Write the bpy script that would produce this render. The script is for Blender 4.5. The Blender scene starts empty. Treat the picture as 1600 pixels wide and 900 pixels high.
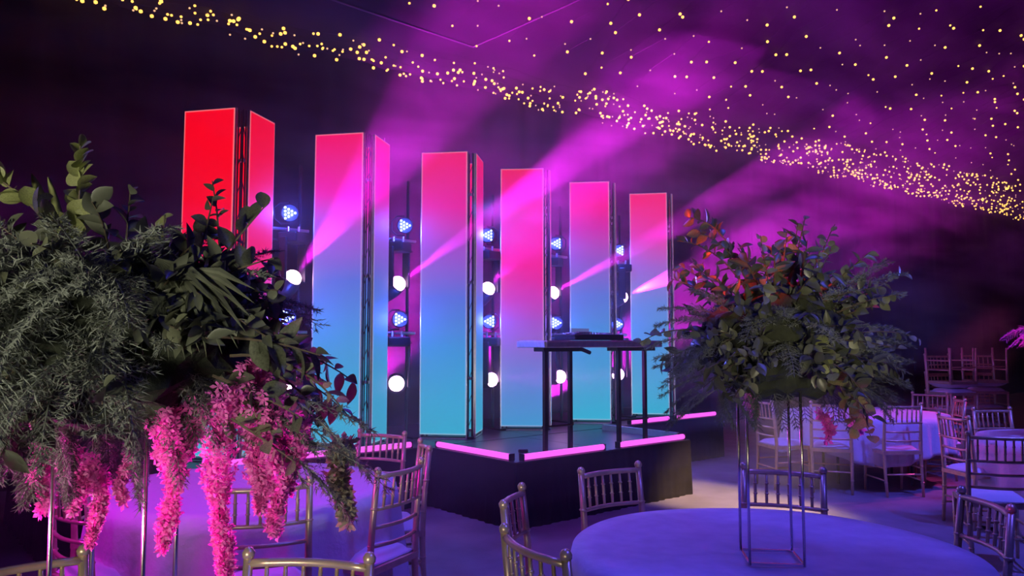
import bpy, bmesh, math, random
from mathutils import Vector, Matrix, Euler
R = math.radians
random.seed(7)
sc = bpy.context.scene
col = sc.collection

# ------------------------------------------------------------------ camera, world, exposure
cam_d = bpy.data.cameras.new('camera'); cam = bpy.data.objects.new('camera', cam_d); col.objects.link(cam)
cam.location = (0, 0, 1.55); cam.rotation_euler = (R(94), 0, 0)
cam_d.sensor_width = 36; cam_d.lens = 27; cam_d.clip_start = .05; cam_d.clip_end = 200
sc.camera = cam
sc.view_settings.view_transform = 'Standard'; sc.view_settings.look = 'None'
sc.view_settings.gamma = 1; sc.view_settings.exposure = 0; sc.view_settings.use_curve_mapping = False
sc.cycles.use_denoising = True
sc.cycles.volume_bounces = 0
sc.cycles.max_bounces = 4
sc.cycles.volume_max_steps = 160
world = bpy.data.worlds.new('world'); sc.world = world; world.use_nodes = True
world.node_tree.nodes['Background'].inputs[0].default_value = (.30, .16, .55, 1)
world.node_tree.nodes['Background'].inputs[1].default_value = .005

def lamp(name, kind, loc, target, colour, energy, size=.1, angle=40, blend=.5):
    d = bpy.data.lights.new(name, kind); d.color = colour; d.energy = energy
    if kind == 'SPOT': d.spot_size = R(angle); d.spot_blend = blend; d.shadow_soft_size = size
    elif kind == 'AREA': d.size = size
    else: d.shadow_soft_size = size
    o = bpy.data.objects.new(name, d); col.objects.link(o); o.location = loc
    o.rotation_euler = (Vector(target) - Vector(loc)).to_track_quat('-Z', 'Y').to_euler()
    return o
# blue wash fixtures under the marquee roof, warm work lights behind the photographer, then coloured spots, some added with no fixture of their own
lamp('blue_wash_lamp', 'SPOT', (3.2, .8, 5.6), (1.3, 3.0, .7), (.075, .065, 1), 620, .6, 60, .8)
lamp('blue_wash_lamp', 'SPOT', (-.6, 4.6, 6.0), (1.0, 3.3, .7), (.075, .065, 1), 560, .6, 60, .8)
lamp('blue_wash_lamp', 'SPOT', (5.2, 4.6, 6.0), (4.4, 6.6, .6), (.085, .085, 1), 1500, .15, 62, .8)
lamp('blue_wash_lamp', 'SPOT', (-.6, 3.0, 6.4), (-.6, 4.9, .6), (.20, .09, 1), 330, .15, 55, .8)
lamp('blue_wash_lamp', 'SPOT', (3.2, 5.2, 6.0), (3.0, 8.2, .5), (.16, .08, 1), 420, .15, 45, .8)
lamp('work_lamp', 'SPOT', (6.5, 1.5, 4.2), (2.15, 7.60, .05), (1, .62, .27), 15000, .12, 10.5, .8)
lamp('house_lamp', 'SPOT', (-1.7, -2.2, 1.0), (-.95, 1.8, 1.50), (1, .94, .76), 640, .4, 30, .8)
lamp('house_lamp', 'SPOT', (.3, -1.8, 1.15), (1.08, 2.9, 1.74), (1, .88, .62), 420, .3, 16, .8)
lamp('pink_spot', 'SPOT', (-3.0, 1.0, 1.15), (-.70, 1.62, 1.22), (1, .03, .62), 700, .06, 17, .5)  # added side lamp that brightens the hanging pink flowers
lamp('pink_spot', 'SPOT', (-1.95, 6.9, 1.15), (-.72, 1.7, 1.18), (1, .03, .66), 3000, .06, 12, .5)
lamp('pink_spot', 'SPOT', (-3.4, 2.6, 2.9), (-1.7, 4.3, .6), (.80, .02, .90), 330, .5, 60, .7)
lamp('pink_spot', 'SPOT', (7.6, 9.3, 3.0), (4.5, 8.5, .55), (1, .07, .50), 520, .1, 26, .7)
lamp('blue_spot', 'SPOT', (-.45, 7.6, 2.9), (1.0, 2.9, 1.75), (.12, .16, 1), 900, .05, 16, .6)
lamp('added_red_lamp', 'SPOT', (-1.2, 2.3, 3.2), (.76, 2.88, 1.90), (1, .04, .02), 700, .04, 11, .6)  # added to redden the right arrangement, standing in for the towers' glow
lamp('pink_spot', 'SPOT', (-.25, 7.2, 1.3), (1.15, 2.9, 1.10), (1, .03, .55), 600, .08, 8, .6)  # added to put pink glints on the wire stand and chairs
lamp('added_purple_lamp', 'SPOT', (6.0, 3.0, 2.2), (6.2, 8.5, 7.5), (.62, .01, .85), 3200, .3, 100, .8)  # added unseen lamp that tints the roof purple
lamp('blue_spot', 'SPOT', (.2, 2.4, 5.4), (.85, 7.25, 1.55), (.14, .14, 1), 700, .1, 12, .6)  # added from the front to brighten the console table

# ------------------------------------------------------------------ helpers
class MB:
    def __init__(s): s.v = []; s.f = []
    def add(s, vs, fs):
        n = len(s.v); s.v += [tuple(v) for v in vs]; s.f += [tuple(i + n for i in f) for f in fs]; return s
    def box(s, c, size, M=None):
        hx, hy, hz = [q / 2 for q in size]; c = Vector(c)
        vs = [Vector((x, y, z)) for x in (-hx, hx) for y in (-hy, hy) for z in (-hz, hz)]
        if M is not None: vs = [M @ v for v in vs]
        return s.add([v + c for v in vs], [(0,1,3,2),(4,6,7,5),(0,4,5,1),(2,3,7,6),(0,2,6,4),(1,5,7,3)])
    def tube(s, pts, r, n=6, cap=True):
        pts = [Vector(p) for p in pts]; k = len(pts)
        rs = r if isinstance(r, (list, tuple)) else [r] * k
        vs = []; up = None
        for i, p in enumerate(pts):
            t = (pts[min(i + 1, k - 1)] - pts[max(i - 1, 0)]).normalized()
            if up is None: up = t.orthogonal().normalized()
            up = (up - t * up.dot(t)); up = up.normalized() if up.length > 1e-6 else t.orthogonal().normalized()
            w = t.cross(up)
            vs += [p + (up * math.cos(2*math.pi*j/n) + w * math.sin(2*math.pi*j/n)) * rs[i] for j in range(n)]
        fs = [(i*n+j, i*n+(j+1)%n, (i+1)*n+(j+1)%n, (i+1)*n+j) for i in range(k-1) for j in range(n)]
        if cap: fs += [tuple(range(n))[::-1], tuple((k-1)*n+j for j in range(n))]
        return s.add(vs, fs)
    def lathe(s, prof, n=16, M=None):
        vs = [Vector((r*math.cos(2*math.pi*j/n), r*math.sin(2*math.pi*j/n), z)) for r, z in prof for j in range(n)]
        if M is not None: vs = [M @ v for v in vs]
        k = len(prof)
        fs = [(i*n+j, i*n+(j+1)%n, (i+1)*n+(j+1)%n, (i+1)*n+j) for i in range(k-1) for j in range(n)]
        fs += [tuple(range(n))[::-1], tuple((k-1)*n+j for j in range(n))]
        return s.add(vs, fs)
    def mesh(s, name, mat=None, smooth=False):
        m = bpy.data.meshes.new(name); m.from_pydata(s.v, [], s.f); m.update()
        if smooth: m.polygons.foreach_set('use_smooth', [True] * len(m.polygons))
        if mat: m.materials.append(mat)
        return m
    def build(s, name, mat, parent=None, smooth=False, loc=None):
        return link(name, s.mesh(name, mat, smooth), parent, loc)
def link(name, mesh, parent=None, loc=None, M=None):
    o = bpy.data.objects.new(name, mesh); col.objects.link(o)
    if parent is not None: o.parent = parent
    if loc is not None: o.location = loc
    if M is not None: o.matrix_basis = M
    return o
def empty(name, loc=(0,0,0), rz=0):
    o = bpy.data.objects.new(name, None); col.objects.link(o); o.location = loc; o.rotation_euler = (0, 0, rz); o.empty_display_size = .1
    return o
def tag(o, label=None, cat=None, group=None, kind=None):
    if label: o['label'] = label
    if cat: o['category'] = cat
    if group: o['group'] = group
    if kind: o['kind'] = kind
    return o
def bevel(o, w=.004, seg=2):
    m = o.modifiers.new('bevel', 'BEVEL'); m.width = w; m.segments = seg; m.limit_method = 'ANGLE'; return o

def mat(name, colour, rough=.5, metal=0, spec=.5, noise=0, nscale=8, bump=0, bscale=40, trans=0):
    m = bpy.data.materials.new(name); m.use_nodes = True; nt = m.node_tree; b = nt.nodes['Principled BSDF']
    b.inputs['Base Color'].default_value = (*colour, 1); b.inputs['Roughness'].default_value = rough
    b.inputs['Metallic'].default_value = metal; b.inputs['Specular IOR Level'].default_value = spec
    tc = nt.nodes.new('ShaderNodeTexCoord')
    src = None
    if noise:
        n = nt.nodes.new('ShaderNodeTexNoise'); n.inputs['Scale'].default_value = nscale; n.inputs['Detail'].default_value = 4
        nt.links.new(tc.outputs['Object'], n.inputs['Vector'])
        r = nt.nodes.new('ShaderNodeValToRGB'); c = Vector(colour)
        r.color_ramp.elements[0].position = .3; r.color_ramp.elements[1].position = .7
        r.color_ramp.elements[0].color = (*(c * (1 - noise)), 1); r.color_ramp.elements[1].color = (*(c * (1 + noise)), 1)
        nt.links.new(n.outputs['Fac'], r.inputs['Fac']); nt.links.new(r.outputs['Color'], b.inputs['Base Color']); src = r.outputs['Color']
    if bump:
        n = nt.nodes.new('ShaderNodeTexNoise'); n.inputs['Scale'].default_value = bscale; n.inputs['Detail'].default_value = 5
        nt.links.new(tc.outputs['Object'], n.inputs['Vector'])
        bp = nt.nodes.new('ShaderNodeBump'); bp.inputs['Strength'].default_value = bump; bp.inputs['Distance'].default_value = .01
        nt.links.new(n.outputs['Fac'], bp.inputs['Height']); nt.links.new(bp.outputs['Normal'], b.inputs['Normal'])
    if trans:
        t = nt.nodes.new('ShaderNodeBsdfTranslucent'); t.inputs['Color'].default_value = (*colour, 1)
        if src: nt.links.new(src, t.inputs['Color'])
        mx = nt.nodes.new('ShaderNodeMixShader'); mx.inputs[0].default_value = trans
        nt.links.new(b.outputs[0], mx.inputs[1]); nt.links.new(t.outputs[0], mx.inputs[2])
        nt.links.new(mx.outputs[0], nt.nodes['Material Output'].inputs['Surface'])
    return m
def glow(name, colour, strength, sample=True):
    m = bpy.data.materials.new(name); m.use_nodes = True; nt = m.node_tree; b = nt.nodes['Principled BSDF']
    b.inputs['Base Color'].default_value = (.02, .02, .02, 1)
    b.inputs['Emission Color'].default_value = (*colour, 1); b.inputs['Emission Strength'].default_value = strength
    if not sample: m.cycles.emission_sampling = 'NONE'
    return m

M = {}
M['carpet'] = mat('grey carpet', (.20, .19, .205), .75, noise=.18, nscale=3, bump=.25, bscale=120)
M['drape'] = mat('black drape', (.006, .005, .008), .9, noise=.3, nscale=2)
M['roof'] = mat('black roof lining', (.022, .016, .028), .85, noise=.3, nscale=1.5)
M['deck'] = mat('black stage deck', (.018, .020, .024), .38, noise=.3, nscale=5, bump=.1, bscale=60)
M['skirt'] = mat('black stage skirt', (.008, .0075, .0075), .95, spec=.12, noise=.25, nscale=6, bump=.2, bscale=30)
M['black'] = mat('black metal', (.02, .02, .022), .4, metal=.3)
M['steel'] = mat('brushed steel', (.6, .6, .64), .42, metal=1, noise=.1, nscale=30)
M['gold'] = mat('gold resin', (.66, .51, .31), .34, metal=.5, noise=.1, nscale=20)
M['cushion'] = mat('white cushion fabric', (.72, .70, .70), .8, bump=.15, bscale=200)
M['linen'] = mat('white linen', (.70, .69, .72), .75, bump=.6, bscale=22)
M['damask'] = mat('white damask linen', (.66, .65, .69), .6, noise=.09, nscale=11, bump=.7, bscale=10)
M['wood'] = mat('plywood', (.35, .22, .12), .6, noise=.3, nscale=9)
M['stand'] = mat('polished stand metal', (.75, .70, .72), .24, metal=1)
M['eucalyptus'] = mat('eucalyptus leaf', (.20, .215, .13), .42, noise=.35, nscale=14, trans=.25)
M['ruscus'] = mat('dark glossy leaf', (.105, .115, .075), .36, noise=.35, nscale=14, trans=.2)
M['fern'] = mat('feathery conifer green', (.17, .19, .155), .6, noise=.4, nscale=9, trans=.15)
M['pale_leaf'] = mat('pale green leaf', (.30, .33, .12), .5, noise=.25, nscale=16, trans=.3)
M['twig'] = mat('twig', (.11, .085, .055), .6, noise=.3, nscale=30)
M['moss'] = mat('dark filler core', (.035, .042, .024), .9, noise=.4, nscale=18, bump=.8, bscale=50)  # dark filler ball inside the arrangements, added to close gaps between leaves
M['petal'] = mat('pink petal', (.86, .20, .60), .45, noise=.25, nscale=40, trans=.5)
M['spanish_moss'] = mat('hanging moss', (.30, .26, .18), .7, noise=.3, nscale=20, trans=.3)
M['bulb'] = glow('warm fairy bulb', (1, .47, .08), 2.9, False)
M['bulb_dim'] = glow('dim fairy bulb', (1, .55, .28), 1.2, False)
M['cable'] = mat('ceiling cable', (.20, .16, .22), .6)
M['strip'] = glow('pink led strip', (1, .12, .92), 1.25)
M['lens_pink'] = glow('pink lamp lens', (1, .50, .93), 14)
M['led_blue'] = glow('blue white led', (.50, .66, 1), 5)
M['screen'] = glow('console display', (.25, .3, .9), .35)
M['led_green'] = glow('green indicator', (.3, 1, .35), 2)

# ------------------------------------------------------------------ setting: floor, drape wall, roof
EAVE = 5.5
E0 = Vector((-3.756, 9.14, 0)); ed = Vector((math.cos(R(36.6)), math.sin(R(36.6)), 0)); en = Vector((ed.y, -ed.x, 0))
SLOPE = math.tan(R(17))
def wallpt(s, t, z): return E0 + ed * s + en * t + Vector((0, 0, z))
def roofpt(s, t, drop=0): return wallpt(s, t, EAVE + t * SLOPE - drop)
mb = MB()
N = 40
mb.add([(-16 + 40*i/N, -8 + 40*j/N, 0) for j in range(N+1) for i in range(N+1)],
       [(j*(N+1)+i, j*(N+1)+i+1, (j+1)*(N+1)+i+1, (j+1)*(N+1)+i) for j in range(N) for i in range(N)])
tag(mb.build('floor', M['carpet']), 'grey carpeted marquee floor', 'floor', kind='structure')
mb = MB(); n = 420
vs = []
for i in range(n + 1):
    s = -9 + 40 * i / n
    off = .045 * math.sin(s * 9.5) + .03 * math.sin(s * 4.1 + 1) + .02 * math.sin(s * 17)
    vs += [wallpt(s, -.12 + off * 1.3, 0), wallpt(s, -.12 + off, 2.8), wallpt(s, -.12 + off * .5, EAVE)]
mb.add(vs, [(i*3+k, i*3+3+k, i*3+4+k, i*3+1+k) for i in range(n) for k in (0, 1)])
tag(mb.build('wall_back', M['drape'], smooth=True), 'black drape wall behind the stage', 'wall', kind='structure')
mb = MB(); nu, nv = 60, 30
vs = []
for j in range(nv + 1):
    for i in range(nu + 1):
        s = -9 + 40 * i / nu; t = 17 * j / nv - .25
        vs.append(roofpt(s, t, .06 * abs(math.sin(s * .62)) * math.sin(min(1, max(0, t) / 2) * math.pi / 2)))
mb.add(vs, [(j*(nu+1)+i, (j+1)*(nu+1)+i, (j+1)*(nu+1)+i+1, j*(nu+1)+i+1) for j in range(nv) for i in range(nu)])
tag(mb.build('ceiling', M['roof'], smooth=True), 'black sloping marquee roof lining', 'ceiling', kind='structure')
# cables that edge the light band and run up the roof
def cable(pts):
    c = MB(); c.tube(pts, .012, 5); return c
cab = empty('roof_cable', roofpt(0, 0)); tag(cab, 'thin pale cables meeting in a vee under the dark roof', 'cable')
base = cab.location.copy()
for pts in ([roofpt(.2, 1.0, .05), roofpt(1.6, .92, .07), roofpt(3.42, .78, .05)], [roofpt(3.42, .78, .05), roofpt(4.14, 2.01, .06), roofpt(5.2, 4.0, .05), roofpt(6.4, 8, .05)]):
    cable([Vector(p) - base for p in pts]).build('cable_run', M['cable'], cab)

# ------------------------------------------------------------------ fairy lights
def proj(P):
    v = Vector(P) - cam.location; cp, sp = math.cos(R(4)), math.sin(R(4))
    d = v.y * cp + v.z * sp
    return (800 + 1200 * v.x / d, 450 - 1200 * (v.z * cp - v.y * sp) / d, d) if d > .1 else (-999, -999, d)
def ico(r):
    b = bmesh.new(); bmesh.ops.create_icosphere(b, subdivisions=1, radius=r); m = bpy.data.meshes.new('bulb'); b.to_mesh(m); b.free(); return m
bulb_big = ico(.024); bulb_big.materials.append(M['bulb'])
bulb_mid = ico(.017); bulb_mid.materials.append(M['bulb'])
bulb_dim = ico(.014); bulb_dim.materials.append(M['bulb_dim'])
def fairy(root, pts):
    """pts: (world point, mesh). the nearest 300 in view are parts, the others one joined part"""
    b0 = root.location
    inv = [(proj(p)[2], p, m) for p, m in pts if -30 < proj(p)[0] < 1630 and -40 < proj(p)[1] < 900]
    inv.sort(key=lambda q: q[0] / (q[2].vertices[0].co.length + 1e-9))
    out = [q for q in inv[:298]]
    for d, p, m in out: link('bulb', m, root, Vector(p) - b0)
    rest = [(p, m) for p, m in pts if not any(p is q[1] for q in out)]
    for mm, nm in ((M['bulb'], 'small_bulbs'), (M['bulb_dim'], 'faint_bulbs')):
        r = MB()
        for p, m in rest:
            if m.materials[0] is mm:
                r.add([v.co + Vector(p) - b0 for v in m.vertices], [tuple(f.vertices) for f in m.polygons])
        if r.v: tag(r.build(nm, mm, root), kind='stuff')
rnd = random.Random(3)
roof_net = empty('fairy_light_net', roofpt(6, 3))
tag(roof_net, 'warm fairy lights spread widely across the dark roof lining', 'fairy lights')
pts = []
strings = MB()
s = -2.0; row = 0
while s < 26:
    t = .9 + .5 * rnd.random(); row += 1; last = None
    while t < 10.5:
        p = roofpt(s + rnd.uniform(-.16, .16), t, .10 + rnd.uniform(0, .05))
        u = rnd.random()
        if u < .92: pts.append((p, bulb_big if u < .42 else bulb_mid if u < .58 else bulb_dim))
        if last is not None and t < 7: strings.tube([last - roof_net.location, p - roof_net.location + Vector((0, 0, .012))], .002, 3, False)
        last = p + Vector((0, 0, .012)); t += rnd.uniform(.34, .56)
    s += rnd.uniform(.33, .48)
fairy(roof_net, pts)
tag(strings.build('light_string', M['black'], roof_net), kind='stuff')
band = empty('fairy_light_band', roofpt(6, .3))
tag(band, 'dense glittering band of warm fairy lights along the roof edge', 'fairy lights')
pts = []
def bandw(s): return .34 + .050 * max(0, s + 1)
s = -1.6
while s < 25:
    w = bandw(s); k = 3 + min(2, int(max(0, s) / 4.0))
    sag = .10 * abs(math.sin(s * 1.5))
    for _ in range(k):
        t = w * rnd.random() ** 1.5
        p = roofpt(s + rnd.uniform(-.08, .08), t, .03 + sag + rnd.uniform(0, .08))
        u = rnd.random(); pts.append((p, bulb_big if u < .30 + .02 * s else bulb_mid if u < .78 else bulb_dim))
    s += .105
fairy(band, pts)
wire = MB()
for q in range(4):
    ln = [roofpt(-1.6 + 26 * i / 120, bandw(-1.6 + 26 * i / 120) * (.08 + .28 * q), .03 + .10 * abs(math.sin((-1.6 + 26 * i / 120) * 1.5))) - band.location for i in range(121)]
    wire.tube(ln, .003, 3, False)
tag(wire.build('light_string', M['black'], band), kind='stuff')

# ------------------------------------------------------------------ stage
Q = Vector((-.917, 7.33, 0)); e = Vector((math.cos(R(40.4)), math.sin(R(40.4)), 0)); m_ = Vector((-e.y, e.x, 0))
RS = 40.4; ST = .55
def skirt_panel(L, h, per=.11):
    k = MB(); n = max(8, int(L / .03)); vs = []
    for i in range(n + 1):
        x = L * i / n; a = math.sin(2*math.pi*x/per) + .6*math.sin(2*math.pi*x/(per*2.7)+1)
        vs += [(x, -.012*a - .01, 0), (x, -.006*a, h*.55), (x, 0, h)]
    k.add(vs, [(i*3+j, i*3+3+j, i*3+4+j, i*3+1+j) for i in range(n) for j in (0, 1)])
    return k
def platform(name, origin, L, D, label, sides):
    r = empty(name, (origin.x, origin.y, 0), R(RS)); tag(r, label, 'stage')
    nx = max(1, round(L / 1.2)); 
    for i in range(nx):
        b = MB().box((L*(i+.5)/nx, D/2, ST-.04), (L/nx-.006, D-.004, .08)); bevel(b.build('deck_board', M['deck'], r), .003)
    MB().box((L/2, D/2, (ST-.09)/2), (L-.10, D-.10, ST-.09)).build('substructure', M['black'], r)
    for sd in sides:
        if sd == 'front': o = skirt_panel(L, ST-.01).build('skirt', M['skirt'], r, True, (0, -.006, 0))
        elif sd == 'left': o = skirt_panel(D, ST-.01).build('skirt', M['skirt'], r, True, (-.006, D, 0)); o.rotation_euler.z = -math.pi/2
        elif sd == 'right': o = skirt_panel(D, ST-.01).build('skirt', M['skirt'], r, True, (L+.006, 0, 0)); o.rotation_euler.z = math.pi/2
    return r
ML0 = -3.0; MLEN = 7.97
platform('stage_platform', Q + e*ML0, MLEN, 1.75, 'long low black stage carrying the glowing towers', ['front', 'left', 'right'])
TA = Vector((.032, 6.447, 0)); TL = 2.36; TD = 1.287-.02
platform('stage_extension', TA, TL, TD, 'small black stage block jutting out under the console table', ['front', 'left', 'right'])

def led_strip(a, b, label, hh=.026):
    a = Vector(a); b = Vector(b); L = (b - a).length; an = math.atan2(b.y - a.y, b.x - a.x)
    r = empty('led_strip', (a.x, a.y, ST), an); tag(r, label, 'light strip', 'pink light strips along the stage edge')
    MB().box((L/2, .022 + (hh-.026)*.3, hh/2 + .001), (L, .030, hh)).build('housing', M['steel'], r)
    prof = MB(); n = 7
    pts = [(.0-.024*math.cos(math.pi*k/(n-1))*0-.026*math.sin(math.pi*k/(n-1)), .03 + .026*-math.cos(math.pi*k/(n-1))) for k in range(n)]
    vs = [(x, y+.006, z) for x in (0, L) for y, z in pts]
    fs = [(k, k+1, n+k+1, n+k) for k in range(n-1)] + [tuple(range(n))[::-1], tuple(range(n, 2*n)), (0, n, 2*n-1, n-1)]
    prof.add(vs, fs).build('diffuser', M['strip'], r, True)
    for x in (0, L): MB().box((x, .005, .030), (.008, .062, .058)).build('end_cap', M['black'], r)
    return r
tin = .03
def tp(u, v): return TA + e*u + m_*v
def mp(u, v): return Q + e*u + m_*v
led_strip(mp(-1.75, .035), mp(-.68, .035), 'pink strip on the stage edge, behind the leftmost flower arrangement')
led_strip(mp(-.63, .035), mp(-.02, .035), 'pink strip behind the lone chair back, just left of the stage block')
led_strip(tp(.035, 1.18), tp(.035, .10), 'pink strip on the left side of the jutting stage block')
led_strip(tp(.10, .035), tp(1.10, .035), 'pink strip on the front of the stage block, nearer the corner')
led_strip(tp(1.30, .035), tp(2.30, .035), 'pink strip on the front of the stage block, farther right half')
led_strip(tp(2.325, .10), tp(2.325, 1.15), 'strip on the right side of the stage block, seen from behind', .064)
led_strip(mp(3.10, .035), mp(3.85, .035), 'pink strip on the long stage under the rightmost tower')
led_strip(mp(3.98, .035), mp(4.85, .035), 'pink strip at the far right end of the long stage')

# ------------------------------------------------------------------ six glowing towers
def srgb(c): return tuple((x/255/12.92 if x/255 <= .04045 else ((x/255+.055)/1.055)**2.4) for x in c)
def panel_mat(name, stops, k=1.0, w=.5):
    m = bpy.data.materials.new(name); m.use_nodes = True; nt = m.node_tree; b = nt.nodes['Principled BSDF']
    tc = nt.nodes.new('ShaderNodeTexCoord'); sp = nt.nodes.new('ShaderNodeSeparateXYZ'); nt.links.new(tc.outputs['Generated'], sp.inputs[0])
    rp = nt.nodes.new('ShaderNodeValToRGB'); el = rp.color_ramp.elements
    el[0].position = stops[0][0]; el[0].color = (*srgb(stops[0][1]), 1); el[1].position = stops[-1][0]; el[1].color = (*srgb(stops[-1][1]), 1)
    for p, c in stops[1:-1]: q = el.new(p); q.color = (*srgb(c), 1)
    nt.links.new(sp.outputs['Z'], rp.inputs['Fac'])
    b.inputs['Base Color'].default_value = (.05, .05, .05, 1); b.inputs['Roughness'].default_value = .7
    # edge-lit panel: brighter along its rim
    ob = nt.nodes.new('ShaderNodeSeparateXYZ'); nt.links.new(tc.outputs['Generated'], ob.inputs[0])
    def edge(sock, th):
        a = nt.nodes.new('ShaderNodeMath'); a.operation = 'SUBTRACT'; a.inputs[1].default_value = .5; nt.links.new(sock, a.inputs[0])
        c = nt.nodes.new('ShaderNodeMath'); c.operation = 'ABSOLUTE'; nt.links.new(a.outputs[0], c.inputs[0])
        d = nt.nodes.new('ShaderNodeMapRange'); d.inputs['From Min'].default_value = th; d.inputs['From Max'].default_value = .5; nt.links.new(c.outputs[0], d.inputs['Value']); return d.outputs[0]
    mx_ = nt.nodes.new('ShaderNodeMath'); mx_.operation = 'MAXIMUM'; nt.links.new(edge(ob.outputs['X' if w > 0 else 'Y'], .468), mx_.inputs[0]); nt.links.new(edge(ob.outputs['Z'], .4945), mx_.inputs[1])
    ml = nt.nodes.new('ShaderNodeMath'); ml.operation = 'MULTIPLY'; ml.inputs[1].default_value = .32; nt.links.new(mx_.outputs[0], ml.inputs[0])
    mc = nt.nodes.new('ShaderNodeMix'); mc.data_type = 'RGBA'; nt.links.new(ml.outputs[0], mc.inputs[0]); nt.links.new(rp.outputs['Color'], mc.inputs[6]); mc.inputs[7].default_value = (1, .75, .85, 1)
    nt.links.new(mc.outputs[2], b.inputs['Emission Color']); b.inputs['Emission Strength'].default_value = k
    return m
CY = (52, 172, 205)
ramps = [  # bottom to top
    [(0, CY), (.25, (70, 140, 205)), (.40, (190, 90, 190)), (.50, (235, 30, 130)), (.62, (255, 0, 60)), (.75, (254, 2, 24)), (1, (254, 2, 24))],
    [(0, CY), (.30, (60, 150, 205)), (.52, (80, 108, 202)), (.68, (165, 75, 190)), (.80, (240, 0, 150)), (1, (252, 0, 85))],
    [(0, CY), (.30, (58, 142, 205)), (.48, (84, 108, 204)), (.66, (165, 70, 185)), (.80, (235, 14, 140)), (1, (255, 0, 95))],
    [(0, (66, 150, 205)), (.18, (88, 124, 203)), (.40, (165, 78, 188)), (.50, (215, 40, 160)), (.62, (255, 0, 125)), (.80, (255, 0, 165)), (1, (255, 0, 62))],
    [(0, CY), (.32, (62, 146, 206)), (.52, (84, 118, 204)), (.66, (150, 84, 186)), (.80, (215, 36, 160)), (.90, (255, 0, 130)), (1, (255, 0, 165))],
    [(0, CY), (.30, (70, 150, 208)), (.50, (100, 132, 206)), (.66, (165, 100, 196)), (.80, (232, 50, 155)), (1, (255, 20, 105))]]
TR = [(-2.36, 6.43), (-1.415, 7.21), (-.466, 7.95), (.365, 8.75), (1.215, 9.47), (2.08, 10.2)]
names = ['leftmost red glowing square tower behind the big leafy arrangement', 'second glowing tower from the left, magenta fading to cyan',
         'third glowing tower from the left, pink fading to cyan, over the stage block', 'fourth glowing tower from the left, red top and violet middle, behind the console legs',
         'fifth glowing tower from the left, directly behind the console table', 'rightmost and shortest looking glowing tower beside the leafy arrangement']
TH = 3.0
ROTS = [-13, -11, -8, -3.5, -7, -10]
def tower(i):
    x, y = TR[i]
    r = empty('light_tower', (x, y, ST), R(ROTS[i])); tag(r, names[i], 'light tower', 'glowing square towers on the stage')
    pm_f = panel_mat('tower glow', ramps[i]); pm_s = panel_mat('tower side glow', ramps[i], .9, -1)
    def panel(nm, c, sx, sy):
        p = MB().box((c[0], c[1], TH/2 + .02), (sx, sy, TH - .05)).build(nm, pm_f if sx > sy else pm_s, r); bevel(p, .004)
        fr = MB(); t = .012
        if sx > sy:
            for xx in (-sx/2, sx/2): fr.box((c[0]+xx, c[1], TH/2), (t, sy-.006, TH))
            for zz in (.005, TH-.005): fr.box((c[0], c[1], zz), (sx, sy-.006, t))
        else:
            for yy in (-sy/2, sy/2): fr.box((c[0], c[1]+yy, TH/2), (sx-.006, t, TH))
            for zz in (.005, TH-.005): fr.box((c[0], c[1], zz), (sx-.006, sy, t))
        fr.build('panel_frame', M['steel'], p)
        return p
    panel('front_panel', (-.25, .02), .49, .035)
    panel('side_panel', (.062, .31), .03, .40)
    panel('side_panel', (-.485, .31), .03, .40)
    panel('rear_panel', (-.22, .57), .46, .035)
    for px, py in ((.022, .075), (-.455, .075), (.022, .535), (-.455, .535)):
        t = MB()
        for dx, dy in ((-.022, -.022), (.022, -.022), (.022, .022), (-.022, .022)): t.tube([(px+dx, py+dy, 0), (px+dx, py+dy, TH-.01)], .007, 6)
        z = .1; k = 0
        while z < TH - .2:
            t.tube([(px-.022, py-.022, z), (px+.022, py-.022, z+.12)], .004, 4); t.tube([(px+.022, py+.022, z), (px+.022, py-.022, z+.12)], .004, 4); z += .24
        t.build('corner_truss', M['black'], r)
        for z in (.62, 1.62, 2.55): MB().tube([(px-.03, py, z), (px+.03, py, z)], .016, 8).build('coupler', M['steel'], r)
    bp = MB().box((-.22, .30, .012), (.56, .52, .024)).build('base_plate', M['black'], r); bevel(bp, .004)
    return r
for i in range(6): tower(i)

# ------------------------------------------------------------------ lighting ladders between the towers
def face_matrix(loc, d, roll=0):
    q = Vector(d).normalized().to_track_quat('Z', 'Y')
    return Matrix.Translation(loc) @ q.to_matrix().to_4x4() @ Matrix.Rotation(roll, 4, 'Z')
led_body = MB().lathe([(.02, -.13), (.07, -.12), (.085, -.04), (.085, .0), (.078, .006), (.076, .0)], 20).mesh('housing', M['black'], False)
lm = MB()
for rr in range(4):
    for k in range(rr + 1):
        x = (.048 - rr*.030); y = (k - rr/2) * .034
        lm.lathe([(.001, .002), (.0115, .003), (.0115, .012), (.007, .017), (.001, .018)], 8, Matrix.Translation((x, y, 0)))
led_cluster = lm.mesh('led_cluster', M['led_blue'])
led_yoke = MB().tube([(0, .095, -.04), (0, .10, -.04), (-.075, .10, -.09), (-.13, .05, -.10), (-.13, -.05, -.10), (-.075, -.10, -.09), (0, -.10, -.04)], .008, 6).mesh('yoke', M['black'])
def led_par(loc, d, roll, label):
    r = empty('led_spot', (0, 0, 0)); r.matrix_world = face_matrix(loc, d, roll); tag(r, label, 'stage light', 'blue-white triangular led lights')
    link('housing', led_body, r); link('led_cluster', led_cluster, r); link('yoke', led_yoke, r)
    lamp('led_lamp', 'POINT', Vector(loc) + Vector(d).normalized()*.22, Vector(loc) + Vector(d), (.06, .09, 1), 26, .03)
    return r
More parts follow.
